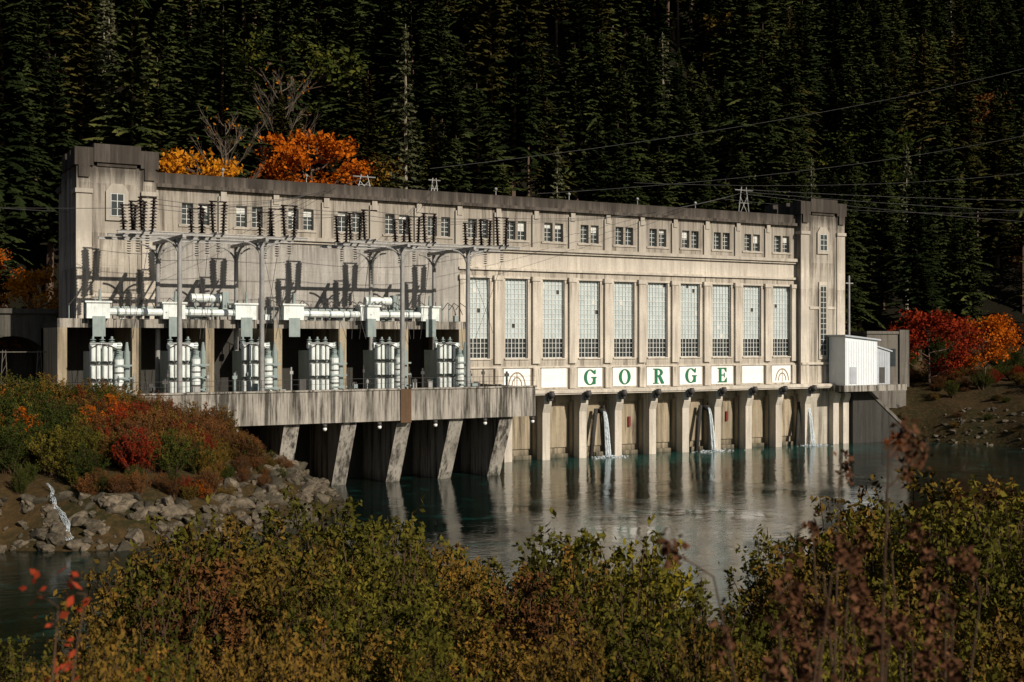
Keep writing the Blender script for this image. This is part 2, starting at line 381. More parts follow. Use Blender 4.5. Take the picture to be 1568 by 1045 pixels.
def tower(x0,x1,left):
    b=MB(); y0=-.9; y1=7.0
    b.box(x0,x1,y0,y1,-3,30.2,0)
    w=1.3
    for xa,xb in ((x0-.12,x0+w),(x1-w,x1+.12)):
        b.box(xa,xb,y0-.14,y0-.001,8,27.6,3); b.box(xa-.1,xb+.1,y0-.3,y0+1.6,27.6,28.0,3)
        b.box(xa+.05,xb-.05,y0-.1,y0-.002,28.0,30.2,0)
        b.box(xa-.15,xb+.15,y0-.3,y0+1.8,30.2,31.9,1)
        b.box(xa+.2,xb-.2,y0-.32,y0-.301,29.1,31.5,1)
    b.box(x0+w+.16,x1-w-.16,y0-.35,y0+1.4,30.55,32.3,1)
    b.box(x0+w+.5,x1-w-.5,y0-.15,y0+1.2,30.2,30.55,1)
    for yy in (y0+2.6,y0+5.2):
        b.box(x0-.15,x0+.9,yy,yy+1.6,30.2,31.9,1); b.box(x1-.9,x1+.15,yy,yy+1.6,30.2,31.9,1)
    b.box(x0+.9,x1-.9,5.6,6.9,30.2,31.6,1)
    for yy in (1.4,4.4): b.box(x0-.12,x0-.001,yy,yy+.9,8,29.2,0)
    c=(x0+x1)/2
    b.box(c-2.3,c+2.3,y0-.12,y0-.001,17.8,18.15,3)
    b.prism_xz([(c-1.05,25.1),(c+1.05,25.1),(c+1.05,27.9),(c+.55,28.6),(c-.55,28.6),(c-1.05,27.9)],y0-.2,y0-.003,3)
    b.box(c-.62,c+.62,y0-.22,y0-.201,25.5,27.7,2)
    for k in range(4): b.box(c-.62,c+.62,y0-.235,y0-.221,25.55+k*.7-.03,25.55+k*.7+.03,4)
    for xx in (-.6,0,.6): b.box(c+xx-.035,c+xx+.035,y0-.25,y0-.236,25.5,27.7,4)
    if not left:
        b.box(c-.75,c+.75,y0-.16,y0-.004,11.2,21.4,3)
        b.box(c-.5,c+.5,y0-.18,y0-.161,11.6,20.9,2)
        for k in range(14): b.box(c-.5,c+.5,y0-.19,y0-.181,11.7+k*.7-.03,11.7+k*.7+.03,4)
        b.box(c-.03,c+.03,y0-.2,y0-.191,11.6,20.9,4)
        b.box(x0-.05,x1+.1,y0-.3,y0-.002,10.5,10.8,3)
        b.box(c-.9,c+.9,y0-.05,y0-.0035,8.1,10.3,3)
    else:
        b.box(x0+.3,x1,7.0,10.2,-1,28.6,0); b.box(x0+.1,x1,6.99,10.4,28.6,29.2,1)
    obj('corner_tower',b.mesh('corner_tower',[M_con,M_par,M_glass,M_con2,M_frame]),PS)
tower(-50.9,-43.6,True); tower(40.0,47.6,False)

b=MB()
b.box(-43.6,48,.3,.598,-3,7.4,0)
b.box(-9.0,49.0,-2.3,.3,7.45,8.0,1)
b.box(-9.0,49.0,-2.45,-2.301,7.62,7.9,1)
b.box(-9.0,47.9,.0,.29,6.4,7.449,0)
for i in range(-2,11):
    x=.4+5*i if i<10 else 47.2
    b.prism_yz([(.3,-3),(-1.75,-3),(-1.75,5.4),(-2.1,6.3),(-2.1,7.449),(.3,7.449)],x-.5,x+.5,1)
    b.box(x-.75,x-.501,-.5,.3,-3,6.6,0); b.box(x+.501,x+.75,-.5,.3,-3,6.6,0)
    if i<9: 
        b.box(x+1.1,x+4.0,.12,.299,1.2,5.9,0)
        b.box(x+.75,x+4.25,-.1,.298,-.2,.45,0)
obj('river_wall',b.mesh('river_wall',[M_low,M_con2]),PS)
b=MB()
for i in range(-1,11):
    x=.4+5*i if i<10 else 47.2
    b.box(x-.2,x+.2,-2.95,-2.455,7.3,7.55,0); b.ball((x,-2.95,7.5),.36,0,10,6,1.1); b.tube((x,-2.95,7.1),(x,-2.95,7.9),.16,.3,8,0)
    b.box(x-.34,x+.34,-2.75,-2.456,6.75,7.3,0)
obj('walkway_lamps',b.mesh('walkway_lamps',[M_steeld],True),PS)
b=MB()
for x,z in ((13.2,4.0),(28.3,4.2),(42.5,4.3)): b.box(x-.16,x+.16,-.1,.118,z-.7,z+.5,0)
b2=MB()
for jx,jy in JETS:
    b2.tube((jx-1.8,-1.2,-.5),(jx-.6,-.6,5.6),.28,.24,8); b2.tube((jx+1.2,-.9,-.5),(jx+.6,-.4,6),.13,.13,8)
    b2.tube((jx,.2,5.3),(jx,-1.4,5.35),.3,.3,10)
obj('gauge_boards',b.mesh('gauge_boards',[M_red]),PS); obj('outfall_pipes',b2.mesh('outfall_pipes',[M_dark],True),PS)

b=MB()
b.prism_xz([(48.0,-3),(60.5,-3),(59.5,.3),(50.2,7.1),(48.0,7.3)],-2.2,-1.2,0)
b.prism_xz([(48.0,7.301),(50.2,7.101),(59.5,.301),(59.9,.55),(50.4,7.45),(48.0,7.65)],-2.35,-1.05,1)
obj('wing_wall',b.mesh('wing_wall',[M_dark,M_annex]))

b=MB()
def lattice(b,c,h,w):
    x,y,z=c
    for dx in (-w,w):
        b.tube((x+dx,y,z),(x+dx*.4,y,z+h),.07,.07,5); 
    b.tube((x-w,y,z),(x+w*.6,y,z+h*.7),.05,.05,5); b.tube((x+w,y,z),(x-w*.6,y,z+h*.7),.05,.05,5)
    b.tube((x-w*1.5,y,z+h*.9),(x+w*1.5,y,z+h*.9),.07,.07,5); b.tube((x-w*.9,y,z+h*.5),(x+w*.9,y,z+h*.5),.05,.05,5)
lattice(b,(34.5,4,29.7),4.2,1.0); lattice(b,(-11,4,29.7),2.4,.5); lattice(b,(-19.6,4,29.7),2.2,.9)
for x in (-36,-27,-4,6,16,25): 
    b.tube((x,2.2,29.7),(x,2.2,31.0),.06,.06,5); b.ball((x,2.2,31.1),.2,0)
obj('roof_line_supports',b.mesh('roof_line_supports',[M_steel]),PS)

# ------------------------------------------------------------ GORGE sign
SG=empty('gorge_sign')
b=MB()
for i,c in enumerate(bays):
    if i==0: continue
    b.box(c-1.72,c+1.72,-.06,-.001,8.2,10.42,0)
obj('sign_panels',b.mesh('sign_panels',[M_white]),SG)
def ring(b,cx,cz,rx,rz,ix,iz,a0,a1,y,th=.05,n=26,m=0):
    for k in range(n):
        t0=math.radians(a0+(a1-a0)*k/n); t1=math.radians(a0+(a1-a0)*(k+1)/n)
        b.prism_xz([(cx+rx*math.cos(t0),cz+rz*math.sin(t0)),(cx+rx*math.cos(t1),cz+rz*math.sin(t1)),(cx+ix*math.cos(t1),cz+iz*math.sin(t1)),(cx+ix*math.cos(t0),cz+iz*math.sin(t0))],y-th,y,m)
def rect(b,x0,x1,z0,z1,y,th=.05): b.box(x0,x1,y-th,y,z0,z1)
def letter(ch,c):
    b=MB(); z0=8.38; z1=10.24; zc=(z0+z1)/2; R=.93; y=-.064
    if ch=='O': ring(b,c,zc,.86,R,.44,.80,0,360,y)
    if ch=='G':
        ring(b,c,zc,.86,R,.44,.80,42,325,y)
        rect(b,c+.40,c+.78,z0+.1,zc-.08,y-.003); rect(b,c+.18,c+.92,zc-.10,zc+.05,y-.006)
        b.prism_xz([(c+.78,z1-.02),(c+.68,z1-.02),(c+.42,z1-.35),(c+.56,zc+.38),(c+.78,zc+.38)],y-.059,y-.009)
    if ch=='E':
        rect(b,c-.55,c-.13,z0,z1,y); rect(b,c-.75,c-.54,z0,z0+.12,y-.003); rect(b,c-.75,c-.54,z1-.12,z1,y-.003)
        rect(b,c-.14,c+.68,z1-.16,z1,y-.003); rect(b,c-.14,c+.72,z0,z0+.16,y-.003); rect(b,c-.14,c+.36,zc-.07,zc+.07,y-.003)
        b.prism_xz([(c+.68,z1-.01),(c+.68,z1-.58),(c+.56,z1-.52),(c+.3,z1-.14)],y-.058,y-.006)
        b.prism_xz([(c+.74,z0+.01),(c+.3,z0+.14),(c+.6,z0+.52),(c+.72,z0+.62)],y-.058,y-.006)
        rect(b,c+.28,c+.40,zc-.3,zc+.3,y-.006)
    if ch=='R':
        rect(b,c-.55,c-.13,z0,z1,y); rect(b,c-.78,c+.07,z0,z0+.12,y-.003); rect(b,c-.78,c-.1,z1-.12,z1,y-.003)
        ring(b,c-.1,zc+.44,.78,.49,.38,.34,-90,90,y-.006,n=16); 
        b.prism_xz([(c-.08,zc+.02),(c+.38,zc+.02),(c+.86,z0+.12),(c+.86,z0),(c+.44,z0)],y-.06,y-.009)
    obj('letter_'+ch,b.mesh('letter_'+ch,[M_green]),SG)
for i,ch in enumerate('GORGE'): letter(ch,bays[3+i])
b=MB()
for c in (bays[1],bays[9]):
    ring(b,c,8.45,1.15,1.6,1.02,1.46,0,180,-.064,.03,m=0); ring(b,c,8.45,.7,1.05,.58,.92,0,180,-.064,.03,m=0); b.box(c-.04,c+.04,-.1,-.064,8.3,9.9)
obj('arch_motifs',b.mesh('arch_motifs',[M_gold]),SG)

# ------------------------------------------------------------ transformer deck
DK=empty('transformer_deck')
b=MB(); x0,x1=-62,-9.65
b.box(x0,x1,-15.6,-.07,7.9,8.4,0)
b.box(x0,-24.5,-16,-15.601,6.1,9.0,0); b.box(-23.4,x1,-16,-15.601,6.1,9.0,0)
b.box(-24.5,-23.4,-16.12,-15.5,5.9,9.05,1)
b.box(x0,-24.52,-16.12,-15.5,9.001,9.14,0); b.box(-23.38,x1+.1,-16.12,-15.5,9.001,9.14,0)
b.box(x1-.4,x1,-15.6,-2.47,6.1,7.899,0); b.box(x1-.4,x1,-15.6,-2.47,8.401,9.0,0)
for i in range(6):
    x=-12.0-5.58*i
    b.prism_yz([(-15.598,6.1),(-15.598,7.899),(-.3,7.899),(-.3,-3),(-11.6,-3),(-12.9,.0)],x-1.45,x,2)
    b.box(x-1.6,x+.15,-15.599,-14.6,7.0,7.898,0)
b.box(-43.6,-9,-7.2,-6.8,-3,7.899,3)
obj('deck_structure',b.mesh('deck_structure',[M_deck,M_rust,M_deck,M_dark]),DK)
b=MB()
x=x0
while x<x1: b.tube((x,-15.9,9.14),(x,-15.9,10.1),.02,.02,5); x+=2.0
b.tube((x0,-15.9,10.1),(x1,-15.9,10.1),.02,.02,5); b.tube((x0,-15.9,9.65),(x1,-15.9,9.65),.014,.014,5)
obj('railing',b.mesh('railing',[M_steeld]),DK)
b=MB()
for x in (-32.2,-26.8,-21,-15.6,-10.2):
    b.tube((x,-16.0,5.9),(x,-16.35,5.9),.05,.05,6); b.tube((x,-16.35,6.05),(x,-16.35,5.75),.2,.22,10); b.ball((x,-16.35,5.6),.2,1,10,6)
obj('deck_lamps',b.mesh('deck_lamps',[M_steeld,M_white],True),DK)
b=MB()
for k in range(46):
    x=U(-53,-11); y=U(-14.8,-10.5); w=U(.15,.5); h=U(.5,1.7); m=random.choice((0,0,1,2))
    if random.random()<.5: b.box(x-w,x+w,y-w*.7,y+w*.7,8.401,8.4+h,m)
    else: b.tube((x,y,8.4),(x,y,8.4+h*1.7),w*.25,w*.25,7,m); b.box(x-w*.5,x+w*.5,y-.1,y+.1,8.4+h*1.3,8.4+h*1.3+.3,m)
obj('deck_equipment',b.mesh('deck_equipment',[M_steeld,M_steel,M_trg]),DK)

FB=empty('transformer_bays')
b=MB()
for x in (-53.6,-47.2,-40.5,-33.9,-27.3,-20.6,-14.0):
    b.box(x-.4,x+.4,-8.6,-.07,8.4,14.8,0)
b.box(-54,-40.1,-8.2,-.065,14.8,15.3,1); b.box(-40.099,-36.0,-8.2,-.066,14.8,15.3,1); b.box(-34.3,-13.6,-8.2,-.067,14.8,15.3,1)
b.box(-54,-36,-8.6,-8.201,14.801,15.6,2); b.box(-34.3,-13.6,-8.6,-8.201,14.801,15.6,2)
b.box(-36,-34.3,-6,-.068,12.5,13.3,1)
b.box(-54,-13.6,-1.5,-.071,8.4,14.79,1)  # dark back sheet, recess shade put into its colour
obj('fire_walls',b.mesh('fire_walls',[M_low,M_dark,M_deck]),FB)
b=MB()
for gx in (-50.6,-43.9,-37.2,-32.5,-24.6,-18.0):
    b.box(gx-1.1,gx+.9,-9.4,-8.0,15.61,17.0,0); b.box(gx-1.25,gx+1.05,-9.55,-7.85,17.0,17.15,0); b.box(gx-.6,gx+.5,-9.45,-9.401,14.0,15.8,1)
    b.tube((gx+.2,-8.6,17.15),(gx+.2,-8.6,18.2),.16,.1,8,1)
b.tube((-50,-9.0,16.2),(-37.5,-9.0,16.2),.34,.34,10,0); b.tube((-32,-9.0,16.2),(-17.5,-9.0,16.2),.34,.34,10,0)
for gx in list(np.arange(-49,-38,2.1))+list(np.arange(-31,-18,2.1)): b.tube((gx,-9.0,16.2),(gx+.14,-9.0,16.2),.42,.42,10,1)
b.tube((-50,-8.3,16.6),(-37.5,-8.3,16.6),.14,.14,8,1); b.tube((-32,-8.3,16.6),(-17.5,-8.3,16.6),.14,.14,8,1)
for gx in (-42,-24.5):
    b.tube((gx,-7.6,17.6),(gx+2.8,-7.6,17.6),.42,.42,12,0); b.box(gx+2.9,gx+3.5,-8,-7.2,16.4,18.2,1); b.box(gx+.3,gx+.5,-7.7,-7.5,15.3,17.3,1); b.box(gx+2.2,gx+2.4,-7.7,-7.5,15.3,17.3,1)
for gx in np.arange(-53,-14,.75):
    b.tube((gx,-8.4,15.6),(gx,-8.4,U(16.6,17.8)),.06,.04,6,random.choice((1,2,2)))
    if random.random()<.6: b.box(gx-.2,gx+.2,-8.7,-8.3,15.6,U(15.9,16.5),random.choice((0,1,2)))
    if random.random()<.5: b.path([(gx,-8.5,16.8),(gx+.5,-8.6,17.5),(gx+1.2,-8.5,17.1),(gx+1.6,-8.4,16.3)],.04,.04,5,2)
obj('bus_gallery_pipes',b.mesh('bus_gallery_pipes',[M_tr,M_trg,M_steeld]),FB)

b=MB()
b.box(-1.7,1.3,-.6,2.4,.3,4.3,1); b.box(-1.8,1.5,-.9,2.5,0,.3,2)
for cx in (-1.35,-.35):
    for r in range(3):
        z=.42+r*1.5
        z1=z+1.45 if r==2 else z+1.18
        b.box(cx-.42,cx+.42,-1.02,-.601,z,z1,0)
        b.tube((cx-.22,-1.06,z+.05),(cx-.22,-1.06,z1-.05),.19,.19,8,0); b.tube((cx+.22,-1.06,z+.05),(cx+.22,-1.06,z1-.05),.19,.19,8,0)
        b.box(cx-.46,cx+.46,-1.1,-.9,z1+.02,z1+.12,2)
    b.tube((cx,-1.3,.3),(cx,-1.3,4.9),.04,.04,5,2)
b.tube((.62,-1.0,0.2),(.62,-1.0,3.6),.40,.40,12,0); b.tube((.62,-1.0,3.6),(.62,-1.0,4.0),.40,.2,12,1)
for z in (1.2,2.4): b.tube((.62,-1.0,z),(.62,-1.0,z+.1),.45,.45,12,2)
for k in range(7): b.tube((.62,-1.0,4.0+k*.17),(.62,-1.0,4.08+k*.17),.27-.015*k,.16,10,1)
b.tube((1.35,-.7,0.2),(1.35,-.7,4.3),.28,.28,10,1); b.tube((1.35,-.7,4.3),(1.35,-.7,5.1),.2,.1,10,1)
for k in range(3): b.box(.15,1.7,-1.5,-1.44,.8+k*1.1,.95+k*1.1,1)
for cx in (-1.2,-.4,.4):
    b.tube((cx,.8,4.3),(cx,.8,5.6),.2,.1,8,1)
    for k in range(5): b.tube((cx,.8,4.5+k*.2),(cx,.8,4.56+k*.2),.28,.2,8,1)
b.tube((-1.6,.2,4.75),(1.1,.2,4.75),.3,.3,10,0)
b.path([(-1.7,-1.2,4.6),(-1.2,-1.3,4.9),(-.2,-1.3,4.8),(.4,-1.1,4.5)],.05,.05,5,2)
TM=b.mesh('power_transformer',[M_tr,M_trg,M_steeld])
for x in (-50.5,-43.8,-37.1,-30.6,-23.9,-17.2): obj('power_transformer',TM,loc=(x+.3,-11.4,8.4))

# ------------------------------------------------------------ switchyard frame
SW=empty('switchyard_frame'); b=MB()
ZT=22.5
for X in (-44.9,-37.5,-23.6,-16.5):
    for Y in (-14.5,-7.0):
        b.tube((X,Y,8.4),(X,Y,ZT),.25,.2,12); b.tube((X,Y,8.4),(X,Y,8.9),.45,.4,12)
        s=1 if Y<-10 else -1
        pts=[(X,Y+s*(2.2*(1-math.cos(a))),ZT-2.2+2.2*math.sin(a)) for a in np.linspace(0,math.pi/2,7)]
        b.path(pts,.12,.12,6)
        for sx in (-1,1):
            pts=[(X+sx*1.7*(1-math.cos(a)),Y,ZT-1.8+1.8*math.sin(a)) for a in np.linspace(0,math.pi/2,6)]
            b.path(pts,.09,.09,6)
    b.box(X-.14,X+.14,-16.0,-5.6,ZT,ZT+.3)
for xa,xb in ((-50.2,-33.2),(-29.0,-10.6)):
    for Y in (-14.5,-10.8,-7.0):
        b.box(xa,xb,Y-.1,Y+.1,ZT+.3,ZT+.5); b.box(xa,xb,Y-.16,Y+.16,ZT+.5,ZT+.54)
for X in (-47.6,-41.4,-34.8,-26.9,-20.6,-12.5): 
    b.box(X-.4,X-.28,-15.2,-6.3,ZT+.54,ZT+.7); b.box(X+.28,X+.4,-15.2,-6.3,ZT+.54,ZT+.7)
obj('steel_portals',b.mesh('steel_portals',[M_steel]),SW)
b=MB(); tops=[]
for X in (-47.6,-41.4,-34.8,-26.9,-20.6,-12.5):
    for Y in (-14.2,-10.8,-7.4):
        for sx in (-.45,.45):
            if sx>0 and random.random()<.25: continue
            z=ZT+.7; hx=X+sx; 
            b.tube((hx,Y,z),(hx+sx*.3,Y,z+2.7),.12,.12,6)
            for k in range(9):
                zz=z+.2+k*.28; xx=hx+sx*.3*(zz-z)/2.7
                b.tube((xx,Y,zz),(xx,Y,zz+.1),.36,.18,10)
        tops.append((X,Y,ZT+3.5)); b.tube((X-.8,Y,ZT+3.45),(X+.8,Y,ZT+3.45),.07,.07,6)
        for k in range(6): b.tube((X,Y,ZT+.2-k*.22),(X,Y,ZT+.12-k*.22),.22,.12,8)
obj('insulators',b.mesh('insulators',[M_ins],True),SW)

PL=empty('power_lines')
def cable(p,q,sag,r=.03,n=22):
    p=Vector(p);q=Vector(q); cu=bpy.data.curves.new('cable','CURVE'); cu.dimensions='3D'; cu.bevel_depth=r; cu.bevel_resolution=0
    sp=cu.splines.new('POLY'); sp.points.add(n)
    for i in range(n+1):
        t=i/n; w=p.lerp(q,t); sp.points[i].co=(w.x,w.y,w.z-sag*4*t*(1-t),1)
    cu.materials.append(M_line); o=bpy.data.objects.new('cable',cu); COL.objects.link(o); o.parent=PL
for i,(X,Y,Z) in enumerate(tops):
    cable((X,Y,ZT+.2-1.3),(X+U(-1.2,1.2),-10.8+U(-.8,.8),13.8),U(-.3,.3),.025,8)
for Y in (-14.2,-10.8,-7.4):
    cable((-47.6,Y,ZT+3.45),(-34.8,Y,ZT+3.45),.35,.025); cable((-34.8,Y,ZT+3.45),(-26.9,Y,ZT+3.45),.3,.025); cable((-26.9,Y,ZT+3.45),(-12.5,Y,ZT+3.45),.4,.025)
    cable((-12.5,Y,ZT+3.45),(34.5,4,33.2),1.2,.02); cable((-20.6,Y,ZT+3.45),(-11,4,31.8),.5,.02); cable((-41.4,Y,ZT+3.45),(-19.6,4,31.6),.8,.02)
for k,(z1,z0) in enumerate(((92,33),(74,31),(60,33.2),(48,32))):
    cable((-12+k*14,3,z0),(230,28+k*3,z1+8),6,.022,30)
for k in range(3): cable((34.5,4,33+.3*k),(170,-20,32+4*k),2.0,.022,24)
cable((-90,12,29),(-47,2,26),.6,.025); cable((-90,12,27),(-47,-10,ZT+3),.6,.025)
b=MB()
for dx,dy in ((-1.2,-1.2),(1.2,-1.2),(1.2,1.2),(-1.2,1.2)): b.tube((232+dx*2,34+dy*2,14),(232+dx*.4,34+dy*.4,105),.15,.1,5)
b.box(226,238,33.8,34.2,99,99.4); obj('transmission_tower',b.mesh('transmission_tower',[M_steel]))

WJ=empty('outfall_jets')
for jx,jy in JETS:
    b=MB()
    for k in range(9):
        ox=U(-.15,.15); v=U(.7,1.1); pts=[]
        for s in range(9):
            tt=s/8*1.04; pts.append((jx+ox*(1+tt*1.3),-1.4-v*tt,5.3-4.9*tt*tt))
        b.path(pts,.05,.11,5)
    for k in range(90):
        a=U(0,6.28); r=abs(random.gauss(0,.8)); b.ball((jx+r*math.cos(a)*1.8,-2.5+r*math.sin(a),U(-.05,.3)*math.exp(-r)),U(.06,.2),0,6,4,.5)
    obj('water_jet',b.mesh('water_jet',[M_foam],True),WJ)

# ------------------------------------------------------------ shed and right-side structures
SH=empty('metal_shed'); b=MB()
b.prism_xz([(44.6,7.8),(50.4,7.8),(50.4,13.7),(44.6,14.2)],-4.2,-1.25,0)
b.prism_xz([(44.3,14.201),(50.8,13.64),(50.8,13.84),(44.3,14.42)],-4.5,-1.1,1)
b.prism_xz([(50.401,7.8),(53.4,7.8),(53.4,12.2),(50.401,12.9)],-3.6,-.9,2)
b.prism_xz([(50.402,12.901),(53.7,12.13),(53.7,12.31),(50.402,13.1)],-3.8,-.8,1)
x=44.8
while x<50.3: b.box(x-.03,x+.03,-4.235,-4.201,7.85,13.6,0); x+=.45
for x in np.arange(50.6,53.3,.45): b.box(x-.03,x+.03,-3.63,-3.601,7.85,12.1,2)
b.box(51.4,52.4,-3.66,-3.64,8.0,10.1,3); b.box(45.4,46.6,-4.27,-4.24,8.0,10.2,2)
b.box(44.0,55.5,-4.6,-.9,7.0,7.79,4)
obj('shed_body',b.mesh('shed_body',[M_shed,M_shroof,M_shroof,M_steeld,M_deck]),SH)
AN=empty('concrete_annex'); b=MB()
b.box(57,64.8,4,12,4,14.6,0); b.box(56.8,65,3.8,12.2,14.6,15.0,1); b.box(63.2,65.1,3.7,5,7,15.2,1)
b.box(58,59.6,3.93,3.999,8.2,12.5,2); b.box(60.8,62.6,3.93,3.999,10,12.5,2)
obj('annex_walls',b.mesh('annex_walls',[M_annex,M_annex,M_glass]),AN)
b=MB(); b.tube((50.5,1,8),(50.5,1,22.5),.2,.14,8); b.box(49.8,51.2,.9,1.1,21.4,21.55); obj('utility_pole',b.mesh('utility_pole',[M_steel]))
b=MB()
def arch_wall(b,xa,xb,c,w,zs,zr,zt,y0,y1,m=0):
    b.box(xa,c-w,y0,y1,4,zt,m); b.box(c+w,xb,y0,y1,4,zt,m)
    A=np.linspace(math.pi,0,15)
    for i in range(14):
        p=(c+w*math.cos(A[i]),zs+zr*math.sin(A[i])); q=(c+w*math.cos(A[i+1]),zs+zr*math.sin(A[i+1]))
        b.prism_xz([p,q,(q[0],zt),(p[0],zt)],y0,y1,m)
arch_wall(b,-59.7,-50.6,-54.9,3.2,12,2.1,16.4,11.5,19)
arch_wall(b,-95,-59.701,-64.5,3.2,12,2.1,16.4,11.5,19)
b.box(-95,-50.6,11.2,12.2,16.401,16.9,0); b.box(-95,-50.6,19.001,19.5,4,16.4,0)
obj('retaining_wall',b.mesh('retaining_wall',[M_ret]))
b=MB()
for x in (-57.6,-54.6): 
    for dx,dy in ((-.4,0),(.4,0)): b.tube((x+dx,-3,7.5),(x+dx*.3,-3,12.8),.04,.035,5)
    for k in range(5): b.tube((x-.4+.05*k,-3,7.6+k),(x+.4-.05*k,-3,8.6+k),.022,.022,4)
b.tube((-60,-3,12.6),(-52,-3,12.6),.05,.05,5)
x=-72
while x<-51: b.tube((x,-5,7.6),(x,-5,9.9),.03,.03,5); x+=1.5
for z in (8.2,8.9,9.8): b.tube((-72,-5,z),(-51,-5,z),.02,.02,4)
obj('switchyard_fence',b.mesh('switchyard_fence',[M_annex]))

# ------------------------------------------------------------ vegetation meshes
def rhombs(C,s,asp=.5):
    n=len(C); a=rng.normal(size=(n,3)); a/=np.linalg.norm(a,axis=1)[:,None]
    c=rng.normal(size=(n,3)); c=np.cross(a,c); c/=np.linalg.norm(c,axis=1)[:,None]+1e-9
    s=s[:,None]; return np.stack([C+a*s,C+c*s*asp,C-a*s,C-c*s*asp],1)
def conifer(name,H,R,mats,levels=40,per=9,z0=.08,gap=.0,k0=7,wd=1.0,ragged=.2):
    # whorled tiers of drooping boughs with bare gaps between them; trunk leans and crown is lopsided
    b=MB(); b.tube((0,0,-1.5),(0,0,H*.6),.42*H/35,.22*H/35,6,0); b.tube((0,0,H*.6),(0,0,H),.22*H/35,.03,5,0)
    Q=[];Rn=[]; la=U(0,6.28)
    for L in range(levels):
        t=L/levels; z=H*(z0+(1-z0)*t**.95)
        ln=R*(1-t)**.68*(.5+.5*min(1,t*5+.2))*U(1-ragged,1+ragged*.8)+.15
        ph=U(0,6.28)
        for k in range(per):
            if random.random()<gap: continue
            az=ph+k*6.283/per+U(-.35,.35); l=ln*U(.5,1.18)*(1+.22*math.cos(az-la-t*4)); dz=z+U(-.3,.3); dr=U(.15,.6)
            d=np.array([math.cos(az),math.sin(az)]); sd=np.array([-d[1],d[0],0])
            m=max(3,int(l/R*k0)+2); cl=random.random()
            for j in range(m):
                f0=(j+.3)/m; r0=l*f0; r1=min(l*1.1,r0+l/m*1.9)
                droop=lambda r: -dr*r*(r/R)*.9+.15*r*(r/l)
                w=(.26+.60*(1-f0))*U(.6,1.3)*wd
                tilt=U(-.4,.4)
                p0=np.array([d[0]*r0,d[1]*r0,dz+droop(r0)]); p1=np.array([d[0]*r1,d[1]*r1,dz+droop(r1)-U(0,.3)])
                mid=(p0+p1)/2+np.array([0,0,U(-.15,.02)]); sv=sd*w+np.array([0,0,tilt*w])
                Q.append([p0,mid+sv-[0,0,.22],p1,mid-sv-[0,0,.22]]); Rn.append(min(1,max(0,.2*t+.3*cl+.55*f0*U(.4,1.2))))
    b.quads(np.array(Q),np.array(Rn),1)
    return b.mesh(name,mats,False,True)
def skeleton_tree(name,H,R,mats,nl,ls,limbs=9,trunk=.3,first=.28,clump=.16,bare=False,limb=.11):
    b=MB(); b.path([(0,0,-.8),(U(-.1,.1),U(-.1,.1),H*.3),(U(-.3,.3),U(-.3,.3),H*.6),(U(-.3,.3),U(-.3,.3),H*.88)],trunk*H/12*.8,.04,7,0)
    tips=[]
    for i in range(limbs):
        t=first+(.9-first)*i/limbs; z=H*t; az=i*2.4+U(-.4,.4)
        ln=R*math.sin(math.pi*min(1,max(.12,(t-first)/(1-first)*.75+.28)))*U(.8,1.15)
        p=Vector((0,0,z)); e=Vector((math.cos(az)*ln,math.sin(az)*ln,z+ln*(U(.9,1.5) if bare else U(.35,.8))))
        mid=p.lerp(e,.5)+Vector((0,0,-.15*ln)); b.path([p,mid,e],limb*H/12,.02,5,0); tips+= [(e,.9),(p.lerp(e,.7),1.0)]
        for k in range(6):
            q=(mid if k<2 else mid.lerp(e,U(.1,.9))); aa=az+U(-1.2,1.2); l2=ln*U(.3,.6)
            e2=q+Vector((math.cos(aa)*l2,math.sin(aa)*l2,l2*(U(.6,1.6) if bare else U(.1,1.0)))); b.path([q,q.lerp(e2,.5)+Vector((0,0,.08)),e2],limb*.36*H/12,.01,4,0); tips.append((e2,.75))
            if bare:
                for j in range(9):
                    q2=q.lerp(e2,U(.2,1)); a3=aa+U(-1,1); l3=l2*U(.3,.8); b.tube(q2,q2+Vector((math.cos(a3)*l3*.6,math.sin(a3)*l3*.6,l3*U(.5,1.3))),.016,.006,3,0,False)
    if H and nl:
        T=np.array([tuple(p) for p,_ in tips]+[(U(-.4,.4),U(-.4,.4),H*.92)]); idx=rng.integers(0,len(T),nl)
        off=rng.normal(size=(nl,3)); off/=np.linalg.norm(off,axis=1)[:,None]; off*= (rng.random(nl)**.5*R*clump*2.2)[:,None]; off[:,2]*=.6
        C=T[idx]+off; cr=rng.random(len(T)); rn=np.clip(.55*cr[idx]+.25*rng.random(nl)+.25*(off[:,2]/(R*clump)*.5+.3),0,1)
        b.quads(rhombs(C,ls*(.6+.8*rng.random(nl)),.6),rn,1)
    return b.mesh(name,mats,False,True)
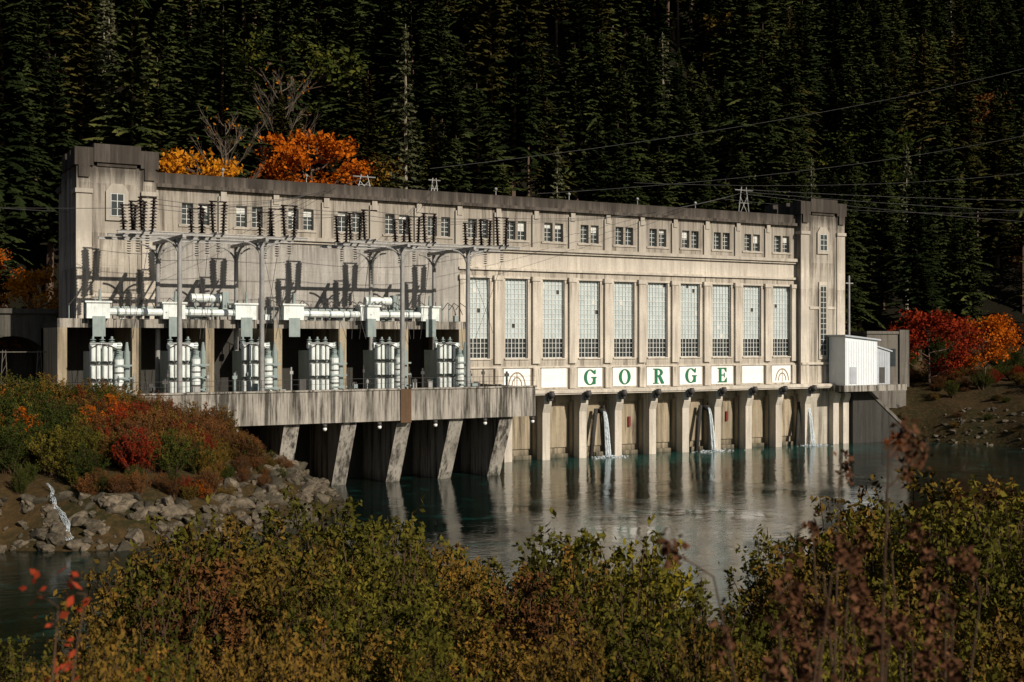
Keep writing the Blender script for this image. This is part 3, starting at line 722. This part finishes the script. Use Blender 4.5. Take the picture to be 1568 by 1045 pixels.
def bush(name,H,R,mats,stems=55,twigs=11,lv=12,ls=.075,core=.25,spread=.05):
    b=MB(); Q=[];Rn=[]
    for s in range(stems):
        az=U(0,6.283); rr=R*random.random()**.55; hh=H*(1-.45*(rr/R)**2)*U(.72,1.06)
        bx,by=U(-.3,.3)*R,U(-.3,.3)*R; ex,ey=math.cos(az)*rr,math.sin(az)*rr
        P=lambda t:np.array([bx+(ex-bx)*t**1.3,by+(ey-by)*t**1.3,-.3+(hh+.3)*t])
        pts=[P(t) for t in (0,.35,.7,1)]; b.path([tuple(p) for p in pts],.03,.007,3,0)
        sr=random.random()
        for k in range(twigs):
            t=core+(1.0-core)*(k+random.random())/twigs; p=P(min(t,1)); a2=az+U(-2,2); l=U(.25,.75)*(1.15-.7*t)*H/4
            dv=np.array([math.cos(a2)*l,math.sin(a2)*l,l*U(.3,1.1)]); q=p+dv
            b.add([p+[.006,0,0],q,p-[.006,0,0]],[(0,1,2)],0)
            f=rng.random(lv)[:,None]; C=p+dv*f+rng.normal(0,spread,(lv,3))*H/4
            Q.append(C); Rn.append(np.clip(.3*sr+.45*rng.random(lv)+.25*(p[2]/H),0,1))
        C=pts[3]-np.array([0,0,1])*rng.random(10)[:,None]*.35+rng.normal(0,.02,(10,3)); Q.append(C); Rn.append(np.clip(.5+.5*rng.random(10),0,1))
    C=np.concatenate(Q); R_=np.concatenate(Rn); b.quads(rhombs(C,ls*(.55+.9*rng.random(len(C))),.5),R_,1)
    return b.mesh(name,mats,False,True)
def remat(me,mats):
    m=me.copy()
    for i,x in enumerate(mats): m.materials[i]=x
    return m

# feature trees (x, y, half-width) standing in clearings of the conifer forest
FEAT=[(-12.2,40,5.5),(-30,34,4.0),(-25.4,36,3.0),(23,32,1.5),(-1,33,2),(-51.8,20.5,3.6)]
def visible_lane(x,y,hw):
    D=(x-CX)*.5+(y-CY)*.866; A=(x-CX)*.866-(y-CY)*.5; return D,A/D,hw/D
LANES=[visible_lane(*f) for f in FEAT]
CF=empty('conifer_forest')
MC=[M_bark,F_con]
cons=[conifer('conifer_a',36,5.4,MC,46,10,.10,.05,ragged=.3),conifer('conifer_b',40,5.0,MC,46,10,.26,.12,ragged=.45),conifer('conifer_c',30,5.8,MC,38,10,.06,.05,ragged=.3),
      conifer('conifer_d',38,4.4,MC,38,9,.40,.25,ragged=.6),conifer('conifer_e',33,4.6,MC,42,9,.15,.15,ragged=.4),conifer('conifer_f',36,6.2,MC,34,9,.2,.2,ragged=.65)]
cons=cons*3+[remat(cons[0],[M_bark,F_con2]),remat(cons[1],[M_bark,F_con2]),remat(cons[3],[M_bark,F_con2]),remat(cons[5],[M_bark,F_con2])]
pale=[conifer('conifer_sparse',34,3.2,[M_pale,F_pale],56,7,.15,.32,4,.5)]
leafy=[skeleton_tree('forest_broadleaf',19,5,[M_bark,F_rust],3600,.3,12),]
leafy.append(remat(leafy[0],[M_bark,F_green])); leafy.append(remat(leafy[0],[M_bark,F_brown]))
P=[]
y=28.0
while y<172:
    st=8.6 if y<60 else 10.0
    x=-100+U(0,3)
    while x<300:
        P.append((x+U(-3.4,3.4),y+U(-3.6,3.6))); x+=st*U(.6,1.5)
    y+=st*.85
PA=np.array(P); HH=height(PA[:,0],PA[:,1])
for (x,y),z in zip(P,HH):
    D=(x-CX)*.5+(y-CY)*.866; A=(x-CX)*.866-(y-CY)*.5
    if abs(A)>.53*D: continue
    if z>13.6+.34*D: continue
    y0=float(hill0(x))
    if y<y0+1: continue
    if any(D<d+1.5 and abs(A/D-al)<hw+.014 for d,al,hw in LANES): continue
    r=random.random()
    if r<.035: me=pale[0]
    elif r<.11: me=random.choice(leafy)
    else: me=random.choice(cons)
    s=random.choice((U(.45,.75),U(.75,1.0),U(.85,1.2)))
    if y>100: s=max(s,.9)
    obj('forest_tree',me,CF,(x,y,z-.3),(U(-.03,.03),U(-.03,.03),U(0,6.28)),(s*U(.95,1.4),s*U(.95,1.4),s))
for x,y,s in ((23,32,.95),(-1,33,1.2),(75,34,.85),(100,36,.9),(-38,46,1.0)):
    obj('bare_conifer',pale[0],None,(x,y,hgt(x,y)-.3),U(0,6),s)

or_t=skeleton_tree('orange_maple',16,5.0,[M_bark,F_orange],5600,.25,12,clump=.15)
ye_t=skeleton_tree('yellow_maple',12,3.6,[M_bark,F_yel],3600,.17,10,clump=.15)
re_t=skeleton_tree('red_maple',10,5.2,[M_bark,F_red],5200,.22,11,first=.15)
og_t=remat(re_t,[M_bark,F_orange])
ba_t=skeleton_tree('bare_tree',17,2.9,[M_gbark,F_yel],90,.16,16,trunk=.16,first=.25,bare=True,limb=.05)
def plant(name,me,x,y,s=1,dz=-.3,rot=None): obj(name,me,None,(x,y,hgt(x,y)+dz),U(0,6.28) if rot is None else rot,s)
plant('orange_maple_tree',or_t,-12.2,40,1.22)
plant('yellow_maple_tree',ye_t,-30,34,1.62); plant('bare_tree',ba_t,-25.4,36,1.35); plant('bare_tree',ba_t,-14.5,45,1.35)
plant('yellow_maple_tree',ye_t,-51.6,20.5,1.2); plant('orange_maple_tree',or_t,-57,27,.7); plant('orange_maple_tree',or_t,-69,24,1.1)
plant('red_maple_tree',re_t,73.0,7,1.1); plant('orange_maple_tree',og_t,84,6,.95); plant('red_maple_tree',re_t,62.5,17,.7)

bm=[bush('shrub_a',4,1.9,[M_twig,F_olive],58,12,13,.060),bush('shrub_b',4,1.6,[M_twig,F_olive],50,12,13,.056),bush('shrub_c',4,2.3,[M_twig,F_olive],66,12,12,.060)]
bmr=[remat(m,[M_twig,F_rust]) for m in bm]; bmg=[remat(m,[M_twig,F_green]) for m in bm]
bmb=[remat(m,[M_twig,F_brown]) for m in bm]
bmd=[remat(m,[M_twig,F_red]) for m in bm[:2]]; bmo=[remat(m,[M_twig,F_orange]) for m in bm[:2]]
twg=[bush('dry_brush',4,2.0,[M_twig,F_brown],95,11,6,.06)]
spr=[bush('sparse_willow',4,1.1,[M_twig,F_yg],16,9,7,.064,.35), bush('sparse_olive',4,1.3,[M_twig,F_olive],22,10,9,.064,.3)]
NS=empty('near_bank_shrubs')
def nb(a,D,top,me,w=1.0):
    x,y=bank(a,D); g=hgt(x,y); hh=max(.8,top-g); s=hh/4
    ws=s*w*U(.9,1.1); ws=max(ws,.7*w)
    obj('shrub',me,NS,(x,y,g-.1),U(0,6.28),(ws,ws,s))
rowA=([-12.6,-11,-9.8,-8,-5.6,-3,-.8,1.4,3.0,4.2,5.6,6.7,7.8,9.8,12,15,20],[3.6,6.4,8.6,9.0,8.9,8.4,7.4,7.9,7.4,5.6,4.2,3.8,6.6,8.4,8.9,9.9,10.1])
a=-12.0
while a<20:
    for D in (41,37.5):
        aa=a+U(-.6,.6); top=np.interp(aa*40/D,*rowA)-(0 if D>40 else .25)+U(-.9,.4)
        nb(aa,D,top,random.choice(bm+bmr[:2]+bm),1.0)
    a+=1.9
rowB=([-9.6,-8,-6,-3,0,2.5,3.9,4.7,5.5,7,10,14],[8.4,9.1,9.4,9.2,8.6,8.9,7.9,7.3,8.3,9.5,10.1,10.8])
a=-8.2
while a<15:
    for D in (31,26.5):
        aa=a+U(-.5,.5); top=np.interp(aa*28/D,*rowB)+(.2 if D<28 else -.2)+U(-.9,.3)
        nb(aa,D,top,random.choice(bm+bmr+bm+bmb[:1]),1.0)
    a+=1.7
a=-7.0
while a<10:
    for D in (21.5,18):
        aa=a+U(-.4,.4); top=13.6-(.205+U(-.03,.03)+(.045 if aa<-3.5 else 0)+(.03 if 2.6<aa<4.2 else 0))*D
        nb(aa,D,top,random.choice(bm+bmr+bmb[:1]),.95)
    a+=1.35
for a,D,top,k in ((2.6,27,10.4,0),(3.3,30,9.6,0),(1.2,28,9.7,1),(-8,30,9.9,1),(-3,32,9.5,1),(9.5,26,10.6,1),(8,30,9.8,0),(12,30,10.8,1),(-6.8,24,9.7,1),(2.2,24,10.3,1)):
    nb(a,D,top,spr[k],.9)
LB=empty('far_bank_shrubs')
k=0
while k<340:
    x=U(-80,-31); y=U(-42,-16.8); d=float(sdist(np.array([x]),np.array([y]),FAR)[0])
    if d<3.8: continue
    if x<-72 and random.random()<.5: continue
    if abs(x+58.3)<.9 and y<-29: continue
    k+=1
    if x>-45: me=random.choice(twg*6+bmr[:1]+bmb[:1]+bm[:1]+bmg[:1])
    elif x>-55: me=random.choice(bmd+bmo[:1]+bmb+bmg[:2]+bmr+twg*2)
    else: me=random.choice(bmg*3+bm+bmo[:1]+bmr+bmb[:1])
    s=U(.75,1.1) if x<-56 else (U(.6,.9) if x<-46.5 else U(.5,.72))
    if d<7: s*=.55
    if x>-42: s*=.75
    obj('shrub',me,LB,(x,y,hgt(x,y)-.15),U(0,6.28),(s*1.1,s*1.1,s))
for i in range(26):   # tall screen along the deck edge
    x=-76+i*1.35; s=(1.15 if x<-56 else .88)*U(.85,1.1)
    obj('shrub',random.choice((bmg+bm+bmr) if x<-56 else (bmb+twg*2+bmr+bmd[:1])),LB,(x,-17.8+U(-.6,.2),hgt(x,-18)-.1),U(0,6),s)
RB=empty('right_bank_shrubs')
k=0
while k<420:
    x=U(52,120); y=U(-60,20); d=float(sdist(np.array([x]),np.array([y]),FAR)[0])
    if d<2.0 or (x<68 and y>2) : continue
    if -3<y<12 and x<90: 
        if random.random()<.6: continue
    k+=1; s=U(.12,.32) if d<16 else U(.3,.6)
    obj('shrub',random.choice(bmr*2+bmg+twg*4+bmb*2+bm[:1]),RB,(x,y,hgt(x,y)-.15),U(0,6.28),(s*1.8,s*1.8,s))
for x,y,me,s in ((52.5,-5.5,bmo[0],.8),(80,1,bmd[0],.6),(84,0,bmd[1],.6),(76,0,bmg[0],.8),(71,1,bmg[1],.7),(89,2,bmg[2],.9)):
    obj('shrub',me,RB,(x,y,hgt(x,y)-.1),U(0,6),(s*1.2,s*1.2,s))
US=empty('forest_understorey')
for k in range(170):
    x=U(-90,150); y=float(hill0(x))+U(-2,6)
    if -51<x<48 and y<20: continue
    obj('shrub',random.choice(bmg*3+twg+bmr[:1]),US,(x,y,hgt(x,y)-.2),U(0,6),U(.7,1.3))

def rock(name,seed):
    import bmesh
    bmm=bmesh.new(); bmesh.ops.create_icosphere(bmm,subdivisions=3,radius=1)
    sv=Vector((seed*7.3,seed*3.1,1)); axs=[Vector((U(-1,1),U(-1,1),U(-1,1))).normalized() for _ in range(11)]
    for v in bmm.verts:
        p=v.co.copy()
        for ax in axs:
            dd=p.dot(ax); 
            if dd>.55: p-=ax*(dd-.55)*.92
        p*=1+.16*noise.noise(p*1.3+sv)+.06*noise.noise(p*4+sv); v.co=Vector((p.x*1.3,p.y*.95,p.z*.7))
    me=bpy.data.meshes.new(name); bmm.to_mesh(me); bmm.free(); me.materials.append(M_rock); return me
rks=[rock('rock_%s'%c,i) for i,c in enumerate('abcde')]
RR=empty('riprap_rocks')
segs=[(-80,-34.4),(-75,-34),(-62,-36),(-52.6,-40),(-45,-38),(-36,-29),(-31,-15)]
for i in range(820):
    j=random.choices(range(6),weights=[.7,1.4,1.5,1.2,1.9,1.7])[0]; t=random.random(); p=segs[j];q=segs[j+1]
    x=p[0]+(q[0]-p[0])*t; y=p[1]+(q[1]-p[1])*t; nx_,ny_=-(q[1]-p[1]),(q[0]-p[0]); L=math.hypot(nx_,ny_)
    off=U(-.8,4.4 if j<4 else 7); x+=nx_/L*off; y+=ny_/L*off
    s=random.choice((U(.15,.35),U(.2,.55),U(.4,.95)))
    obj('rock',random.choice(rks),RR,(x,y,hgt(x,y)+s*.08),(U(-.5,.5),U(-.5,.5),U(0,6.28)),s)
segs2=[(49,-2),(59,-4),(61,-12),(60,-22),(72,-48),(110,-90)]
for i in range(170):
    j=random.choice(range(1,5)); t=random.random(); p=segs2[j];q=segs2[j+1]; x=p[0]+(q[0]-p[0])*t; y=p[1]+(q[1]-p[1])*t
    x+=U(-.5,9); y+=U(0,3); s=U(.15,.5); obj('rock',random.choice(rks),RR,(x,y,hgt(x,y)+s*.02),(U(-.4,.4),U(-.4,.4),U(0,6.28)),s)
# small cascade: a thin wandering rivulet that splashes over the rocks
b=MB()
for k in range(5):
    y0_=-31.0; pts=[]
    for i in range(22):
        t=i/21; y=y0_+(-37.8-y0_)*t; x=-58.7+.45*t+.13*math.sin(t*11)+.06*math.sin(t*31+2)+(k-2)*.035*(1+1.8*t)+U(-.03,.03)
        step=.16*math.sin(t*19)
        pts.append((x,y,max(.03,hgt(x,y))+.30*(1-t)+.16+step*(1-t)))
    b.path(pts,.012,.035,4)
for k in range(90):
    t=random.random()**.6; y=-31-6.8*t; x=-58.7+.45*t+.13*math.sin(t*11)+random.gauss(0,.05+.12*t)
    b.ball((x,y,max(.03,hgt(x,y))+.30*(1-t)+.15+U(-.03,.1)),U(.015,.05),0,5,4,.8)
for k in range(60): b.ball((-58.2+random.gauss(0,.4),-37.9+random.gauss(0,.25),U(0,.08)),U(.03,.08),0,6,4,.5)
obj('bank_waterfall',b.mesh('bank_waterfall',[M_foam],True))

def stalk(name,seed,H,mats,clumps,ls,n=26,lean=.3,rad=.07):
    random.seed(seed); b=MB(); Q=[];Rn=[]
    for s in range(5):
        ex,ey=U(-lean,lean),U(-lean,lean); h=H*U(.6,1); P=lambda t:Vector((ex*t**1.5,ey*t**1.5,h*t))
        b.path([P(0),P(.3),P(.6),P(.85),P(1)],.011,.004,5,0)
        for k in range(clumps):
            t=U(.35,1) if k else 1; p=P(t); a=U(0,6.28); l=U(.04,.2); q=p+Vector((math.cos(a)*l,math.sin(a)*l,l*U(.2,1))); b.tube(p,q,.004,.003,4,0)
            C=np.array(q)+rng.normal(0,rad*.5,(n,3))*np.array([.7,.7,1.3]); Q.append(C); Rn.append(rng.random(n))
    C=np.concatenate(Q); b.quads(rhombs(C,ls*(.6+.8*rng.random(len(C))),.6),np.concatenate(Rn),1)
    return b.mesh(name,mats,False,True)
for i,(a,D,top) in enumerate(((1.75,6.0,13.15),(1.55,5.6,12.8),(2.15,6.6,13.0),(1.2,5.4,12.75),(2.0,5.8,12.7),(1.0,5.0,12.3),(1.9,7.4,12.8))):
    x,y=bank(a,D); g=hgt(x,y); obj('dead_flower_stalk',stalk('dead_flower_stalk',i+40,top-g,[M_twig,F_dead],3,.020,55,.3,.075),None,(x,y,g),U(0,6))
for i,(a,D,top) in enumerate(((-2.25,5.8,12.45),(-1.95,5.2,12.0),(-2.1,5.4,12.0),(-1.75,5.5,12.0))):
    x,y=bank(a,D); g=hgt(x,y); obj('scarlet_sapling',stalk('scarlet_sapling',i+90,top-g,[M_twig,F_bred],3,.028,12,.25,.09),None,(x,y,g),U(0,6))
random.seed(5)
GR=empty('dry_bank_grass'); b=MB()
for k in range(700):
    x,y=U(-.5,.5),U(-.5,.5); h=U(.5,1.5); lx,ly=U(-.35,.35),U(-.35,.35)
    b.add([(x-.006,y,0),(x+.006,y,0),(x+lx*.4+.004,y+ly*.4,h*.6),(x+lx,y+ly,h),(x+lx*.4-.004,y+ly*.4,h*.6)],[(0,1,2,4),(4,2,3)],0,random.random())
gm=b.mesh('grass_tuft',[F_grass],False,True)
for k in range(90):
    a=U(-9,6);D=U(8,26)
    if abs(a)>.5*D: continue
    x,y=bank(a,D); s=U(.7,1.3); obj('grass_tuft',gm,GR,(x,y,hgt(x,y)-.05),U(0,6),s)
for a,D,top in ((-3.6,11,11.3),(-2.8,10,11.2),(-4.4,13,10.8),(-3.9,15,10.3),(-5.6,17,9.4),(-2.6,13,10.9),(-1.9,12,10.9),(-5.0,14.5,10.0),(-.8,12,11),(.6,12,11),(1.9,12,11),(3.2,12,11.1)):
    nb(a,D,top,random.choice(bmr+bm),.6)

# ------------------------------------------------------------ light
S=Vector((.32,-1,.56)).normalized()
sun=bpy.data.lights.new('sun','SUN'); sun.energy=5.0; sun.angle=math.radians(.5); sun.color=(1,.92,.81)
so=bpy.data.objects.new('sun',sun); COL.objects.link(so); so.rotation_euler=S.to_track_quat('Z','Y').to_euler(); so.location=(50,-100,100)
w=bpy.data.worlds.new('World'); scene.world=w; w.use_nodes=True; nt=w.node_tree; bg=nt.nodes['Background']
sk=nt.nodes.new('ShaderNodeTexSky'); sk.sky_type='NISHITA'; sk.sun_disc=False; sk.sun_elevation=math.asin(S.z); sk.sun_rotation=math.atan2(S.x,S.y)
nt.links.new(sk.outputs[0],bg.inputs[0]); bg.inputs[1].default_value=.05
scene.view_settings.view_transform='Standard'; scene.view_settings.look='None'; scene.view_settings.exposure=0
